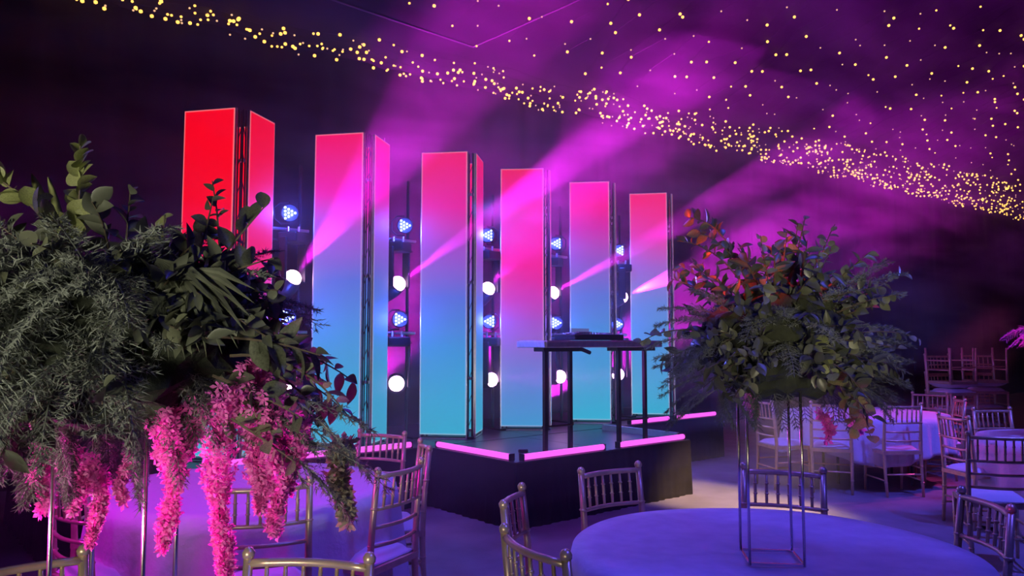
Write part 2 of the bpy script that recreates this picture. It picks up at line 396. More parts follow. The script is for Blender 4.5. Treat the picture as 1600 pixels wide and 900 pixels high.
def moving_head(loc, d, label, beam=None, top=.34):
    """loc: lens centre; hangs from a bar above"""
    loc = Vector(loc); d = Vector(d).normalized()
    r = empty('moving_head', loc); tag(r, label, 'stage light', 'moving head lamps hanging between the towers')
    yaw = math.atan2(-d.x, d.y)
    b = MB().box((0, 0, top-.06), (.24, .20, .10)).build('base', M['black'], r); b.rotation_euler.z = yaw + .3; bevel(b, .015, 3)
    cl = MB().tube([(-.05, 0, top-.01), (-.05, 0, top+.05)], .012, 8).tube([(.05, 0, top-.01), (.05, 0, top+.05)], .012, 8).build('clamp', M['steel'], r)
    for sx in (-1, 1):
        a = MB().box((sx*.125, 0, top/2-.05), (.03, .09, top-.02)).build('yoke_arm', M['black'], r); a.rotation_euler.z = yaw; bevel(a, .01, 2)
    Mx = face_matrix((0, 0, 0), d) @ Matrix.Translation((0, 0, -.0))
    h = MB().lathe([(.03, -.27), (.075, -.26), (.10, -.20), (.105, -.08), (.092, -.01), (.088, .0), (.080, -.004)], 20, Mx).build('head', M['black'], r, True)
    MB().lathe([(.080, -.004), (.079, .016), (.068, .042), (.045, .062), (.020, .071), (.002, .073)], 20, Mx).build('lens', M['lens_pink'], h, True)
    if beam:
        o = lamp('beam_lamp', 'SPOT', loc + d*.10, loc + d*3, beam[0], beam[1], .02, beam[2], .45)
    return r
def gap(i):
    a = Vector((*TR[i], 0)) ; b = Vector((*TR[i+1], 0)); c = (a + b)/2 + m_*.42 + e*-.02
    return c
ord_ = ['between the leftmost two towers', 'between the second and third towers', 'between the third and fourth towers', 'between the fourth and fifth towers', 'between the rightmost two towers']
HP = (.84, .015, .86)
for i in range(5):
    c = gap(i)
    r = empty('lighting_ladder', (c.x, c.y, ST), R(RS)); tag(r, 'dark upright lighting frame with two crossbars ' + ord_[i], 'lighting frame', 'lighting frames between the towers')
    for sx in (-.26, .26):
        MB().tube([(sx, .13, 0), (sx, .13, 2.72)], .017, 8).build('upright', M['black'], r)
        MB().box((sx, .13, .01), (.10, .42, .02)).build('foot_plate', M['black'], r)
    if i == 1: MB().tube([(-.02, .16, 2.07), (-.02, .16, 2.95), (-.02, .16, 3.15)], [.014, .014, .003], 8).build('spike_pole', M['steel'], r)
    for z in (1.09, 2.07):
        MB().tube([(-.34, .10, z), (.34, .10, z)], .016, 8).build('crossbar', M['steel'], r)
        MB().tube([(-.34, .16, z-.10), (.34, .16, z-.10)], .012, 8).build('brace_bar', M['black'], r)
camv = Vector((0, 0, 1.55))
tri_roll = [[0, 0], [0, 0], [math.pi, math.pi], [math.pi, 0], [math.pi, 0]]
tri_px = [[(455, 328), None], [(634, 352), (626, 499)], [(762, 367), (765, 505)], [(869, 378), (869, 508)], [(967, 387), (965, 508)]]
aims = [  # where each head points: upper, lower
    [(.6, 5.6, 4.9), (-.5, 1.0, .8)], [(3.0, 5.2, 4.7), (-.2, 1.0, 1.0)], [(2.6, 5.2, 5.2), (3.6, 6.4, 1.4)], [(5.4, 5.6, 4.7), (4.0, 6.6, 1.2)], [(8.0, 9.6, 4.8), (1.6, 2.0, 1.2)]]
beams = {(0, 0): (HP, 7500, 24), (1, 0): (HP, 22000, 10), (2, 0): (HP, 2600, 30), (3, 0): (HP, 18000, 10), (4, 0): (HP, 11000, 20), (2, 1): (HP, 110, 26), (3, 1): (HP, 110, 26)}
off_tri = [[.09, .09], [.13, .08], [.06, .09], [.04, .04], [.07, .03]]
off_head = [[.15, .08], [.075, .07], [.10, .15], [.02, .13], [.17, .07]]
for i in range(5):
    c = gap(i) - m_*.02
    for k, (zt, lev) in enumerate(((2.21, 'upper'), (1.23, 'lower'))):
        L = c + e*off_tri[i][k] + Vector((0, 0, ST + zt))
        d = (camv - L).normalized() + Vector((.1, 0, .05))
        # local x axis of the cluster points to image right (or left)
        q = d.normalized().to_track_quat('Z', 'Y'); x = q @ Vector((1, 0, 0)); roll = -math.atan2((q.inverted() @ Vector((1, 0, 0))).y, (q.inverted() @ Vector((1, 0, 0))).x)
        led_par(L, d, -roll + tri_roll[i][k], f'{lev} triangular blue-white led light ' + ord_[i])
    for k, (zh, lev) in enumerate(((1.60, 'upper'), (.57, 'lower'))):
        L = c + e*off_head[i][k] + m_*.04 + Vector((0, 0, ST + zh))
        bm_ = beams.get((i, k))
        moving_head(L, Vector(aims[i][k]) - L, f'{lev} glowing pink-white moving head lamp ' + ord_[i], bm_, top=.44 if k == 0 else .49)

for q, (u, v, tg, en_, an) in enumerate(((1.2, 1.35, wallpt(7.6, 1.4, 5.8), 9000, 30), (2.8, 1.35, wallpt(13.5, 1.6, 5.0), 22000, 24), (.2, 1.35, wallpt(4.0, .5, 5.4), 3600, 50))):  # uplights added to spread the purple glow through the haze
    P = mp(u, v) + Vector((0, 0, ST + .22)); d = (tg - P).normalized()
    r = empty('added_uplight', (P.x, P.y, ST)); tag(r, ['added floor uplight for haze glow behind the third tower', 'added floor uplight for haze glow behind the fifth tower', 'added floor uplight for haze glow behind the second tower'][q], 'stage light', 'added uplights behind the towers')
    Mx = face_matrix((0, 0, .16), d); MB().lathe([(.05, -.12), (.085, -.08), (.09, .02), (.08, .03)], 16, Mx).build('housing', M['black'], r)
    MB().lathe([(.075, .028), (.05, .036), (.002, .040)], 16, Mx).build('lens', M['lens_pink'], r); MB().box((0, 0, .02), (.18, .18, .04)).build('base', M['black'], r)
    lamp('haze_glow_lamp', 'SPOT', P + d*.08, tg, HP, en_, .05, an, .7)

# ------------------------------------------------------------------ console table and controller on the stage block
da = Vector((.80, .60, 0)).normalized(); dj = empty('console_table', (.76, 7.28, ST), math.atan2(da.y, da.x))
tag(dj, 'slim metal console table with thin dark legs on the stage block', 'table')
bevel(MB().box((0, 0, 1.005), (1.44, .40, .012)).build('table_top', M['steel'], dj), .004)
for y in (-.20, .20): bevel(MB().box((0, y, .975), (1.46, .03, .055)).build('edge_rail', M['steel'], dj), .006)
for x in (-.73, .73): bevel(MB().box((x, 0, .975), (.03, .40, .055)).build('end_rail', M['steel'], dj), .006)
for k, x in enumerate((-.66, -.30, .24, .68)):
    MB().box((x, -.02 if k % 2 else -.10, .475), (.034, .034, .95)).build('leg', M['black'], dj)
for x0, x1 in ((-.66, -.30), (.24, .68)):
    MB().box(((x0+x1)/2, -.06, .93), (x1-x0+.08, .14, .035)).build('leg_brace', M['black'], dj)
    MB().tube([(x0, -.06, .25), (x1, -.06, .25)], .010, 6).build('stretcher', M['black'], dj)
MB().tube([(-.34, -.20, .94), (-.22, -.205, .90)], .018, 8).build('lock_knob', M['black'], dj)
ct = empty('dj_controller', (.76 + da.x*-.02, 7.28 + da.y*-.02, ST + 1.012), math.atan2(da.y, da.x)); tag(ct, 'flat dark dj controller lying on the console table', 'controller')
bevel(MB().box((0, .02, .03), (.62, .30, .055)).build('body', M['black'], ct), .01, 3)
for x in (-.2, .2): MB().lathe([(.075, .058), (.08, .062), (.078, .072), (.02, .075)], 20, Matrix.Translation((x, .02, 0))).build('jog_wheel', M['steel'], ct)
for k in range(8): MB().lathe([(.010, .058), (.010, .080), (.007, .084)], 8, Matrix.Translation((-.09 + k*.026, .10, 0))).build('knob', M['steel'], ct)
for k in range(4): MB().box((-.055 + k*.036, -.06, .066), (.010, .022, .018)).build('fader', M['steel'], ct)
MB().box((0, .15, .085), (.22, .012, .06)).build('display', M['screen'], ct)
# small cable box on the deck
cb = MB().box((0, 0, .015), (.09, .06, .03)); o = cb.build('floor_box', M['black'], None, False, (.10, 7.05, ST)); bevel(o, .01); tag(o, 'small black floor box on the stage block near its front corner', 'floor box')

# ------------------------------------------------------------------ chiavari chair
def post_curve(sx):
    return [(sx*.185, -.215, 0), (sx*.188, -.195, .22), (sx*.19, -.185, .45), (sx*.188, -.20, .68), (sx*.186, -.225, .91)]
def bow(z, x0=.186, y0=-.2, dep=.035, n=7):
    return [(x0*(-1 + 2*k/(n-1)), y0 - dep*math.cos(math.pi/2*(-1 + 2*k/(n-1))), z) for k in range(n)]
CH = []
def chpart(name, mb_, mat_, smooth=True): CH.append((name, mb_.mesh(name, M[mat_], smooth)))
for sx in (-1, 1):
    p = post_curve(sx); k = MB().tube(p, [.014, .016, .018, .016, .015], 8)
    k.lathe([(.006, .905), (.018, .912), (.020, .925), (.012, .938), (.003, .942)], 8, Matrix.Translation((p[-1][0], p[-1][1]-.0, 0)))
    for z, y in ((.14, -.203), (.30, -.192), (.56, -.191), (.74, -.207)): k.lathe([(.016, z-.006), (.021, z), (.016, z+.006)], 8, Matrix.Translation((sx*.188, y, 0)))
    chpart('back_post', k, 'gold')
    k = MB().tube([(sx*.195, .20, 0), (sx*.195, .19, .22), (sx*.195, .185, .44)], [.012, .015, .018], 8)
    for z in (.14, .30): k.lathe([(.015, z-.006), (.020, z), (.015, z+.006)], 8, Matrix.Translation((sx*.195, .192, 0)))
    chpart('leg', k, 'gold')
chpart('top_rail', MB().tube(bow(.895, y0=-.222), .013, 8), 'gold')
for z, y in ((.735, -.206), (.645, -.197), (.555, -.190)): chpart('cross_rail', MB().tube(bow(z, y0=y), .010, 8), 'gold')
for k in range(6):
    x = -.186 + .372*(k+1)/7; dy = -.035*math.cos(math.pi/2*x/.186)
    s = MB().tube([(x, -.206+dy, .738), (x, -.211+dy, .79), (x, -.214+dy, .82), (x, -.222+dy, .893)], [.007, .008, .008, .006], 6)
    for z, yy in ((.79, -.211), (.84, -.216)): s.lathe([(.007, z-.005), (.012, z), (.007, z+.005)], 6, Matrix.Translation((x, yy+dy, 0)))
    chpart('spindle', s, 'gold')
fr = MB()
for x in (-.19, .19): fr.box((x, 0, .435), (.03, .40, .032))
for y in (-.19, .19): fr.box((0, y, .435), (.38, .03, .032))
fr.box((0, 0, .448), (.36, .36, .008)); chpart('seat_frame', fr, 'gold', False)
for z in (.16, .28):
    for sx in (-1, 1): chpart('side_stretcher', MB().tube([(sx*.19, -.2, z), (sx*.195, .19, z)], .009, 6), 'gold')
chpart('front_stretcher', MB().tube([(-.195, .192, .24), (.195, .192, .24)], .009, 6), 'gold')
chpart('rear_stretcher', MB().tube([(-.188, -.198, .22), (.188, -.198, .22)], .009, 6), 'gold')
cu = MB(); n = 9; vs = []
for j in range(n):
    for i in range(n):
        u, v = -1 + 2*i/(n-1), -1 + 2*j/(n-1); h = (1 - abs(u)**4) * (1 - abs(v)**4)
        vs.append((u*.19, v*.185, .456 + .05*h**.5))
cu.add(vs, [(j*n+i, j*n+i+1, (j+1)*n+i+1, (j+1)*n+i) for j in range(n-1) for i in range(n-1)])
cu.box((0, 0, .456), (.375, .365, .012)); chpart('seat_cushion', cu, 'cushion')
def chair(back, outward, label, group, z=0, invert=False):
    """back: floor position under the chair back, outward: direction away from its table"""
    o = Vector((*outward, 0)).normalized(); c = Vector((*back, 0)) - o*.21
    r = empty('chiavari_chair', (c.x, c.y, z), math.atan2(o.x, -o.y))
    if invert: r.rotation_euler = (math.pi, 0, math.atan2(o.x, -o.y) + math.pi)
    tag(r, label, 'chair', group)
    for nm, me in CH: link(nm, me, r)
    return r
gA = 'chairs around the front blue-lit table'
chair((.50, 3.88), (-.55, .84), 'gilt bamboo-style chair behind the blue-lit table, left of the wire stand', gA)
chair((1.34, 3.86), (.40, .92), 'gilt bamboo-style chair behind the wire stand of the blue-lit table', gA)
chair((.02, 3.2), (-.97, .2), 'chair seen edge-on at the left of the blue-lit table, the farther of two', gA)
chair((.08, 2.48), (-.88, -.5), 'brown-gold chair back at the bottom edge, left of the blue-lit table', gA)
chair((1.88, 3.13), (1, -.08), 'chair with pink-lit corners at the right rim of the blue-lit table', gA)
gB = 'gold chairs around the nearest left table'
chair((-1.41, 2.22), (-.72, .70), 'bright gold chair back in the bottom left corner', gB)
chair((-.60, 2.29), (.14, .99), 'gold chair back at the bottom edge under the pink flowers', gB)
gC = 'chairs around the purple-lit left table'
chair((-.91, 5.38), (.42, .9), 'lone chair back in front of the pink strip behind the purple table', gC)
chair((-.58, 3.96), (.88, -.46), 'large brown chair at the right of the purple table, seat in view', gC)
chair((-.55, 4.76), (.97, .26), 'edge-on chair behind the large brown chair by the purple table', gC)
chair((-1.10, 3.50), (.36, -.93), 'chair in front of the purple table, half behind pink flowers', gC)
chair((-2.42, 4.5), (-1, .05), 'dim chair at the left of the purple table beneath the foliage', gC)
chair((-2.05, 3.62), (-.6, -.8), 'dim chair at the front left of the purple table', gC)
gD = 'chairs around the far pink-lit table'
chair((2.72, 8.35), (-.95, -.2), 'chair at the left of the far table, beside the stage end', gD)
chair((3.28, 7.98), (-.38, -.92), 'chair in front of the far table, back hidden by hanging leaves', gD)
chair((3.93, 7.80), (.05, -1), 'pink-lit chair with its back to the viewer at the far table', gD)
chair((4.90, 8.50), (.95, -.25), 'pinkish chair half hidden at the right of the far table', gD)
chair((5.10, 9.45), (.6, .8), 'dim chair behind the far table, below the stacked chairs', gD)
gE = 'chairs around the right-hand blue table'
chair((3.78, 6.62), (-1, -.12), 'slender blue-lit chair seen from the side, white seat facing right', gE)
chair((4.52, 7.28), (-.12, 1), 'chair behind the right-hand table, upper right', gE)
chair((3.30, 5.22), (-.35, -.94), 'large blue-lit chair with its back to the viewer near the right edge', gE) if False else chair((3.32, 5.30), (-.30, -.95), 'large blue-lit chair with its back to the viewer near the right edge', gE)
chair((5.15, 7.35), (.5, .87), 'chair post at the extreme right edge behind the right-hand table', gE)
# stacked spare chairs by the drape wall
k = 0
for (x, y, a) in ((5.55, 10.05, -.25), (6.25, 10.35, .2)):
    w = 'left' if k == 0 else 'right'; k += 1
    for q in range(3):
        chair((x, y), (math.sin(a), math.cos(a)), ['lowest', 'middle', 'upper'][q] + f' upright chair in the {w} dark stack by the drape wall', 'stacked spare chairs', q*.23)
    chair((x, y), (math.sin(a), math.cos(a)), f'upside-down chair with legs up, topping the {w} dark stack', 'stacked spare chairs', 1.47, True)

# ------------------------------------------------------------------ round tables and cloths
def round_table(c, r, label):
    t = empty('round_table', (c[0], c[1], 0)); tag(t, label, 'table', 'round banquet tables')
    MB().lathe([(r-.01, .705), (r, .712), (r, .728), (r-.01, .735)], 48).build('table_top', M['wood'], t, False)
    for a in range(4):
        x, y = r*.62*math.cos(a*math.pi/2+.6), r*.62*math.sin(a*math.pi/2+.6)
        MB().tube([(x, y, 0), (x, y, .705)], .016, 8).build('leg', M['black'], t)
    return t
def cloth(c, r, drop, label, folds=14, seed=0, square=False, mt='linen', amp=.045):
    rn = random.Random(seed); ph = [rn.uniform(0, 6.28) for _ in range(4)]
    n = 160; rings = [(0, 0)] + [(q/8, 0) for q in range(1, 9)] + [(1, k/10) for k in range(1, 11)]
    vs = []
    for fr_, dn in rings:
        for j in range(n):
            a = 2*math.pi*j/n
            dl = drop
            if square: dl = drop * (.80 + .28*abs(math.cos(2*a + .5))**2)
            f = (math.sin(folds*a + ph[0]) + .5*math.sin(folds*.6*a*1.0 + ph[1]) if False else math.sin(folds*a + ph[0]) + .5*math.sin((folds//2+1)*a + ph[1]))
            if dn == 0: rr = r*fr_*1.005; z = .742 + (.002*math.sin(5*a+ph[2])*fr_ if fr_ > .3 else 0)
            else:
                rr = r + .012 + .05*dn + amp*f*dn**.7; z = .742 - .012*(1-(1-min(1, dn*10))**2) - dl*dn
            vs.append((rr*math.cos(a), rr*math.sin(a), z))
    k = len(rings); fs = [(i*n+j, (i+1)*n+j, (i+1)*n+(j+1)%n, i*n+(j+1)%n) for i in range(1, k-1) for j in range(n)]
    fs += [(n + j, n + (j+1)%n, 0) for j in range(n)]
    o = MB().add(vs, fs).build('tablecloth', M[mt], None, True, (c[0], c[1], 0))
    sd = o.modifiers.new('thick', 'SOLIDIFY'); sd.thickness = .004; sd.offset = -1
    tag(o, label, 'tablecloth', 'white round tablecloths'); return o
tabs = [((1.0, 3.05), .76, .70, 'front round table under the blue-lit cloth', 'blue-lit white cloth on the large front table with the wire stand', False, 'damask'),
        ((-.88, 1.75), .60, .70, 'nearest left table under the big leafy arrangement', 'cloth on the nearest left table, below the frame edge', False, 'linen'),
        ((-1.47, 4.4), .80, .70, 'left round table under the purple-lit cloth', 'purple-lit floor-length white cloth behind the pink flower trails', False, 'linen'),
        ((4.02, 8.85), .86, .43, 'far round table under the pink-lit cloth', 'pink-lit short cloth with hanging corners on the far table', True, 'linen'),
        ((4.78, 6.4), .82, .70, 'right-hand round table under the blue cloth', 'blue-lit cloth on the table at the right edge', False, 'linen')]
for i, (c, r, dr, lt, lc, sq, mt) in enumerate(tabs):
    round_table(c, r, lt); cloth(c, r, dr, lc, 24 if sq else 17, i, sq, mt, .026 if sq else .04)

# ------------------------------------------------------------------ wire flower stands
def flower_stand(c, rz, label, h=.72, w=.095):
    t = empty('flower_stand', (c[0], c[1], .7475), rz); tag(t, label, 'flower stand', 'tall wire flower stands')
    for x in (-w, w):
        for y in (-w, w): MB().tube([(x, y, 0), (x, y, h)], .0052, 10).build('leg', M['stand'], t, True)
    for z in (.005, h-.005):
        for q in (-w, w):
            MB().box((q, 0, z), (.009, 2*w-.009, .009)).build('frame_rod', M['stand'], t); MB().box((0, q, z), (2*w-.009, .009, .009)).build('frame_rod', M['stand'], t)
    MB().box((0, 0, h+.004), (2*w, 2*w, .006)).build('top_plate', M['stand'], t)
    return t
flower_stand((.962, 2.91), R(-7), 'tall square wire stand on the blue-lit front table')
flower_stand((-.88, 1.745), R(4), 'tall wire stand mostly hidden under the big left arrangement')
flower_stand((4.78, 6.4), R(10), 'wire stand on the right-hand table, out past the right edge')

# ------------------------------------------------------------------ foliage
def leaf_mesh(name, mt, prof, cup=.12, n=6):
    """prof(t)->half width; unit length along +y, folded along the midrib"""
    vs = []; fs = []
    for k in range(n + 1):
        t = k / n; w = prof(t); b = -.18 * t * t
        vs += [(-w, t, b + cup*w), (0, t, b), (w, t, b + cup*w)]
    for k in range(n):
        fs += [(k*3, k*3+1, k*3+4, k*3+3), (k*3+1, k*3+2, k*3+5, k*3+4)]
    return MB().add(vs, fs).mesh(name, M[mt], True)
rnd_leaf = lambda t: .50*math.sin(math.pi*min(1, .04+t*.96))**.55
lan_leaf = lambda t: .21*math.sin(math.pi*min(1, .03+t*.97))**.9*(1.2-.4*t)
ovl_leaf = lambda t: .33*math.sin(math.pi*min(1, .03+t*.97))**.75*(1.15-.3*t)
LM = {'euc': leaf_mesh('leaf', 'eucalyptus', rnd_leaf, .25), 'pale': leaf_mesh('leaf', 'pale_leaf', rnd_leaf, .3), 'rus': leaf_mesh('leaf', 'ruscus', lan_leaf, .5),
      'ovl': leaf_mesh('leaf', 'eucalyptus', ovl_leaf, .4), 'ovd': leaf_mesh('leaf', 'ruscus', ovl_leaf, .4)}
LMAT = {'euc': 'eucalyptus', 'pale': 'pale_leaf', 'rus': 'ruscus', 'ovl': 'eucalyptus', 'ovd': 'ruscus'}
def curve_pts(p, d, L, droop, n=12, wob=0, rn=random):
    p = Vector(p); d = Vector(d).normalized(); out = [p.copy()]
    for k in range(n):
        d = (d + Vector((rn.uniform(-wob, wob), rn.uniform(-wob, wob), -droop/n + rn.uniform(-wob, wob)))).normalized()
        p = p + d * (L/n); out.append(p.copy())
    return out
def leaf_mat(pos, d, nrm, s):
    d = Vector(d).normalized(); nrm = Vector(nrm); x = d.cross(nrm); x = x.normalized() if x.length > 1e-4 else d.orthogonal().normalized(); z = x.cross(d)
    return Matrix(((x.x*s, d.x*s, z.x*s, pos[0]), (x.y*s, d.y*s, z.y*s, pos[1]), (x.z*s, d.z*s, z.z*s, pos[2]), (0, 0, 0, 1)))
def sprig(root, p, d, L, kind, size, nl, droop=.3, separate=False, name='leafy_sprig', rn=random, wob=.05, spread=.9):
    pts = curve_pts(p, d, L, droop, 12, wob, rn); mb_ = MB(); mb_.tube(pts, [.0028*(1-.7*k/12)+.0006 for k in range(13)], 5)
    st = None; mats = []
    for k in range(nl):
        t = .12 + .88*(k + .5)/nl; q = t*12; i = min(11, int(q)); P = pts[i].lerp(pts[i+1], q-i); tg = (pts[i+1]-pts[i]).normalized()
        sd = tg.cross(Vector((rn.uniform(-1, 1), rn.uniform(-1, 1), rn.uniform(-.3, 1)))).normalized() * (1 if k % 2 else -1)
        dr = (tg*(1-spread*.5) + sd*spread + Vector((rn.uniform(-.3, .3), rn.uniform(-.3, .3), rn.uniform(-.25, .25)))).normalized()
        mats.append(leaf_mat(P, dr, Vector((rn.uniform(-.8, .8), rn.uniform(-1, .4), rn.uniform(.1, 1))), size*rn.uniform(.7, 1.15)*(1.1-.35*t)))
    if separate:
        st = mb_.build(name, M['twig'], root)
        for mt_ in mats: link('leaf', LM[kind], st, M=mt_)
    else:
        me = LM[kind]; st = mb_.build(name, M['twig'], root); lv = MB()
        for mt_ in mats: lv.add([mt_ @ v.co for v in me.vertices], [tuple(f.vertices) for f in me.polygons])
        tag(lv.build('leaves', M[LMAT[kind]], st, True), kind='stuff')
    return st
def frond(root, p, d, L, droop=.6, rn=random, mt='fern', name='feathery_frond', dens=15, nl=.017):
    pts = curve_pts(p, d, L, droop, 10, .06, rn); b = MB(); b.tube(pts, [.0022*(1-.8*k/10)+.0004 for k in range(11)], 4)
    up0 = Vector((rn.uniform(-.4, .4), rn.uniform(-.4, .4), 1))
    for k in range(dens):
        t = .08 + .9*k/dens; q = t*10; i = min(9, int(q)); P = pts[i].lerp(pts[i+1], q-i); tg = (pts[i+1]-pts[i]).normalized(); sd = tg.cross(up0).normalized()
        for s_ in (-1, 1):
            l = L*.30*(1-.75*t)*rn.uniform(.7, 1.2); dd = (tg*.9 + sd*s_*.9 + Vector((0, 0, rn.uniform(-.3, .1)))).normalized()
            E_ = P + dd*l; w = dd.orthogonal().normalized()*.0009; b.add([P-w, P+w, E_], [(0, 1, 2)])
            nn = 7
            for j in range(nn):
                c = P + dd*(l*(j+.6)/nn)
                for a in range(3):
                    nd = (dd*.8 + Vector((rn.uniform(-1, 1), rn.uniform(-1, 1), rn.uniform(-1, 1)))).normalized()*nl*rn.uniform(.6, 1.1); ww = nd.cross(dd); ww = ww.normalized()*.0013 if ww.length > 1e-6 else w
                    b.add([c-ww, c+ww, c+nd], [(0, 1, 2)])
    return b.build(name, M[mt], root)
def trail(root, p, L, w, rn=random, lean=(0, 0), mt='petal', name='flower_trail', dens=520, ps=.013):
    p = Vector(p); b = MB(); pts = [p + Vector((lean[0]*t + .012*math.sin(5*t+p.x*30), lean[1]*t, -L*t)) for t in [k/10 for k in range(11)]]
    st = MB().tube(pts, [.002]*10 + [.0006], 4).build(name, M['twig'], root)
    for k in range(int(dens*L/.3)):
        t = rn.random()**.85; q = t*10; i = min(9, int(q)); c = pts[i].lerp(pts[i+1], q-i)
        rad = w*(1 - .72*t**1.5)*(.75 + .25*math.sin(t*14 + p.x*50)); a = rn.uniform(0, 6.28); rr = rad*rn.random()**.6
        c = c + Vector((rr*math.cos(a), rr*math.sin(a), rn.uniform(-.01, .01))); od = Vector((math.cos(a), math.sin(a), -.5 + rn.uniform(-.5, .5))).normalized()
        x = od.orthogonal().normalized(); y = od.cross(x); s_ = ps*rn.uniform(.6, 1.15); a0 = rn.uniform(0, 6.28)
        for h in range(4):
            aa = a0 + h*math.pi/2; dv = x*math.cos(aa) + y*math.sin(aa); pv = x*-math.sin(aa) + y*math.cos(aa)
            b.add([c, c + dv*s_*.6 + pv*s_*.30 + od*s_*.25, c + dv*s_ + od*s_*.5, c + dv*s_*.6 - pv*s_*.30 + od*s_*.25], [(0, 1, 2, 3)])
    tag(b.build('petals' if mt == 'petal' else 'strands', M[mt], st), kind='stuff')
    return st
def core(root, rx, rz, rn):
    b = bmesh.new(); bmesh.ops.create_icosphere(b, subdivisions=4, radius=1)
    for v in b.verts:
        k = 1 + .16*math.sin(v.co.x*7+1)*math.sin(v.co.y*6)*math.sin(v.co.z*8+2) + rn.uniform(-.05, .05); v.co = Vector((v.co.x*rx*k, v.co.y*rx*k, v.co.z*rz*k))
    me = bpy.data.meshes.new('filler_core'); b.to_mesh(me); b.free(); me.materials.append(M['moss']); return link('filler_core', me, root)
def sph(rn, zmin=-1, zmax=1):
    z = rn.uniform(zmin, zmax); a = rn.uniform(0, 6.28); r = math.sqrt(1-z*z); return Vector((r*math.cos(a), r*math.sin(a), z))

# --- big left arrangement
rn = random.Random(11)
A = empty('leafy_arrangement', (-.88, 1.745, 1.475)); tag(A, 'huge dark leafy arrangement with hanging pink flowers filling the left side', 'flower arrangement', 'leafy table arrangements')
def la(x, y, z): return Vector((x + .88, y - 1.745, z - 1.475))     # world -> local
core(A, .30, .20, rn).location = (0, 0, .07)
for k in range(95):      # drooping conifer, mostly to the left and front
    d = sph(rn, -.5, .8); d.x -= .25
    frond(A, Vector((d.x*.22, d.y*.22, .08 + d.z*.15)), d, rn.uniform(.20, .34), rn.uniform(.5, 1.3), rn)
for k in range(55):      # heavy drooping branches on the near left side
    frond(A, Vector((rn.uniform(-.38, .12), rn.uniform(-.30, -.16), rn.uniform(.0, .24))), (rn.uniform(-.6, .5), -.7, rn.uniform(-.2, .5)), rn.uniform(.24, .38), rn.uniform(.9, 2.2), rn, dens=18, nl=.020)
for k in range(30):
    frond(A, Vector((rn.uniform(-.36, .05), rn.uniform(-.2, .15), rn.uniform(-.10, .05))), (rn.uniform(-.5, .4), rn.uniform(-.5, .3), -.6), rn.uniform(.16, .26), 1.2, rn, dens=16)
for k in range(70):
    d = sph(rn, -.45, .95); d.x += .30; lim = .55 if (d.x > .3 and d.z > .0) else 1
    kd = rn.choice(['rus', 'ovd', 'ovl', 'rus', 'euc'])
    sprig(A, Vector((d.x*.20, d.y*.2, .09 + d.z*.13)), d, rn.uniform(.18, .30)*lim, kd, {'rus': .075, 'ovd': .055, 'ovl': .050, 'euc': .034}[kd], 14, rn.uniform(.3, .9), False, rn=rn)
# single sprigs that stand out against the background
sprig(A, la(-.955, 1.66, 1.72), (.06, 0, 1), .27, 'pale', .044, 26, -.2, True, 'eucalyptus_sprig', rn, .03, .55)
sprig(A, la(-.96, 1.62, 1.76), (-.55, 0, .85), .26, 'pale', .056, 18, .9, True, 'eucalyptus_sprig', rn, .03, .75)
sprig(A, la(-.72, 1.72, 1.68), (.25, 0, 1), .20, 'ovl', .050, 10, .1, True, 'eucalyptus_sprig', rn, .04)
sprig(A, la(-.79, 1.74, 1.72), (-.03, 0, 1), .12, 'pale', .036, 7, .1, True, 'eucalyptus_sprig', rn, .04)
sprig(A, la(-.68, 1.66, 1.66), (.50, 0, .85), .24, 'ovd', .062, 9, .3, True, 'broad_leaf_sprig', rn, .04)
sprig(A, la(-.68, 1.60, 1.64), (.65, 0, .50), .20, 'ovd', .065, 9, .5, True, 'broad_leaf_sprig', rn, .04)
sprig(A, la(-.66, 1.74, 1.70), (-.12, 0, 1), .22, 'ovd', .036, 12, -.2, True, 'broad_leaf_sprig', rn, .04)
sprig(A, la(-.64, 1.62, 1.56), (.9, 0, .05), .24, 'rus', .085, 12, .3, True, 'broad_leaf_sprig', rn, .04)
sprig(A, la(-.60, 1.64, 1.52), (.85, 0, .18), .32, 'ovl', .034, 20, 1.3, True, 'eucalyptus_sprig', rn, .03)
sprig(A, la(-.58, 1.66, 1.50), (.95, 0, .02), .24, 'ovd', .034, 16, 1.2, True, 'eucalyptus_sprig', rn, .03)
sprig(A, la(-.62, 1.60, 1.48), (.75, -.1, -.25), .22, 'ovd', .062, 10, .4, True, 'broad_leaf_sprig', rn, .03)
sprig(A, la(-.62, 1.58, 1.42), (.75, -.1, -.35), .22, 'ovl', .050, 12, .2, True, 'broad_leaf_sprig', rn, .03)
for (a, b, c, L, w) in ((-1.02, 1.70, 1.76, .17, .011), (-.99, 1.70, 1.72, .20, .009), (-1.10, 1.66, 1.70, .15, .007)):      # upright straps
    d = Vector((-.15 if a > -1.0 else -.22, 0, 1)).normalized(); P = la(a, b, c); st = MB(); vs = []
    for k in range(9):
        t = k/8; ww = w*(.45 + .9*math.sin(math.pi*min(1, t*.75+.2)))*(1 if t < .98 else .3)
        q = P + d*L*t + Vector((-.02*t*t, 0, 0)); vs += [q + Vector((-ww, 0, .0)), q + Vector((0, -.003, 0)), q + Vector((ww, 0, 0)), q + Vector((0, .002, 0))]
    st.add(vs, [(k*4+j, k*4+(j+1)%4, k*4+4+(j+1)%4, k*4+4+j) for k in range(8) for j in range(4)]).build('strap_leaf', M['pale_leaf'], A, True)
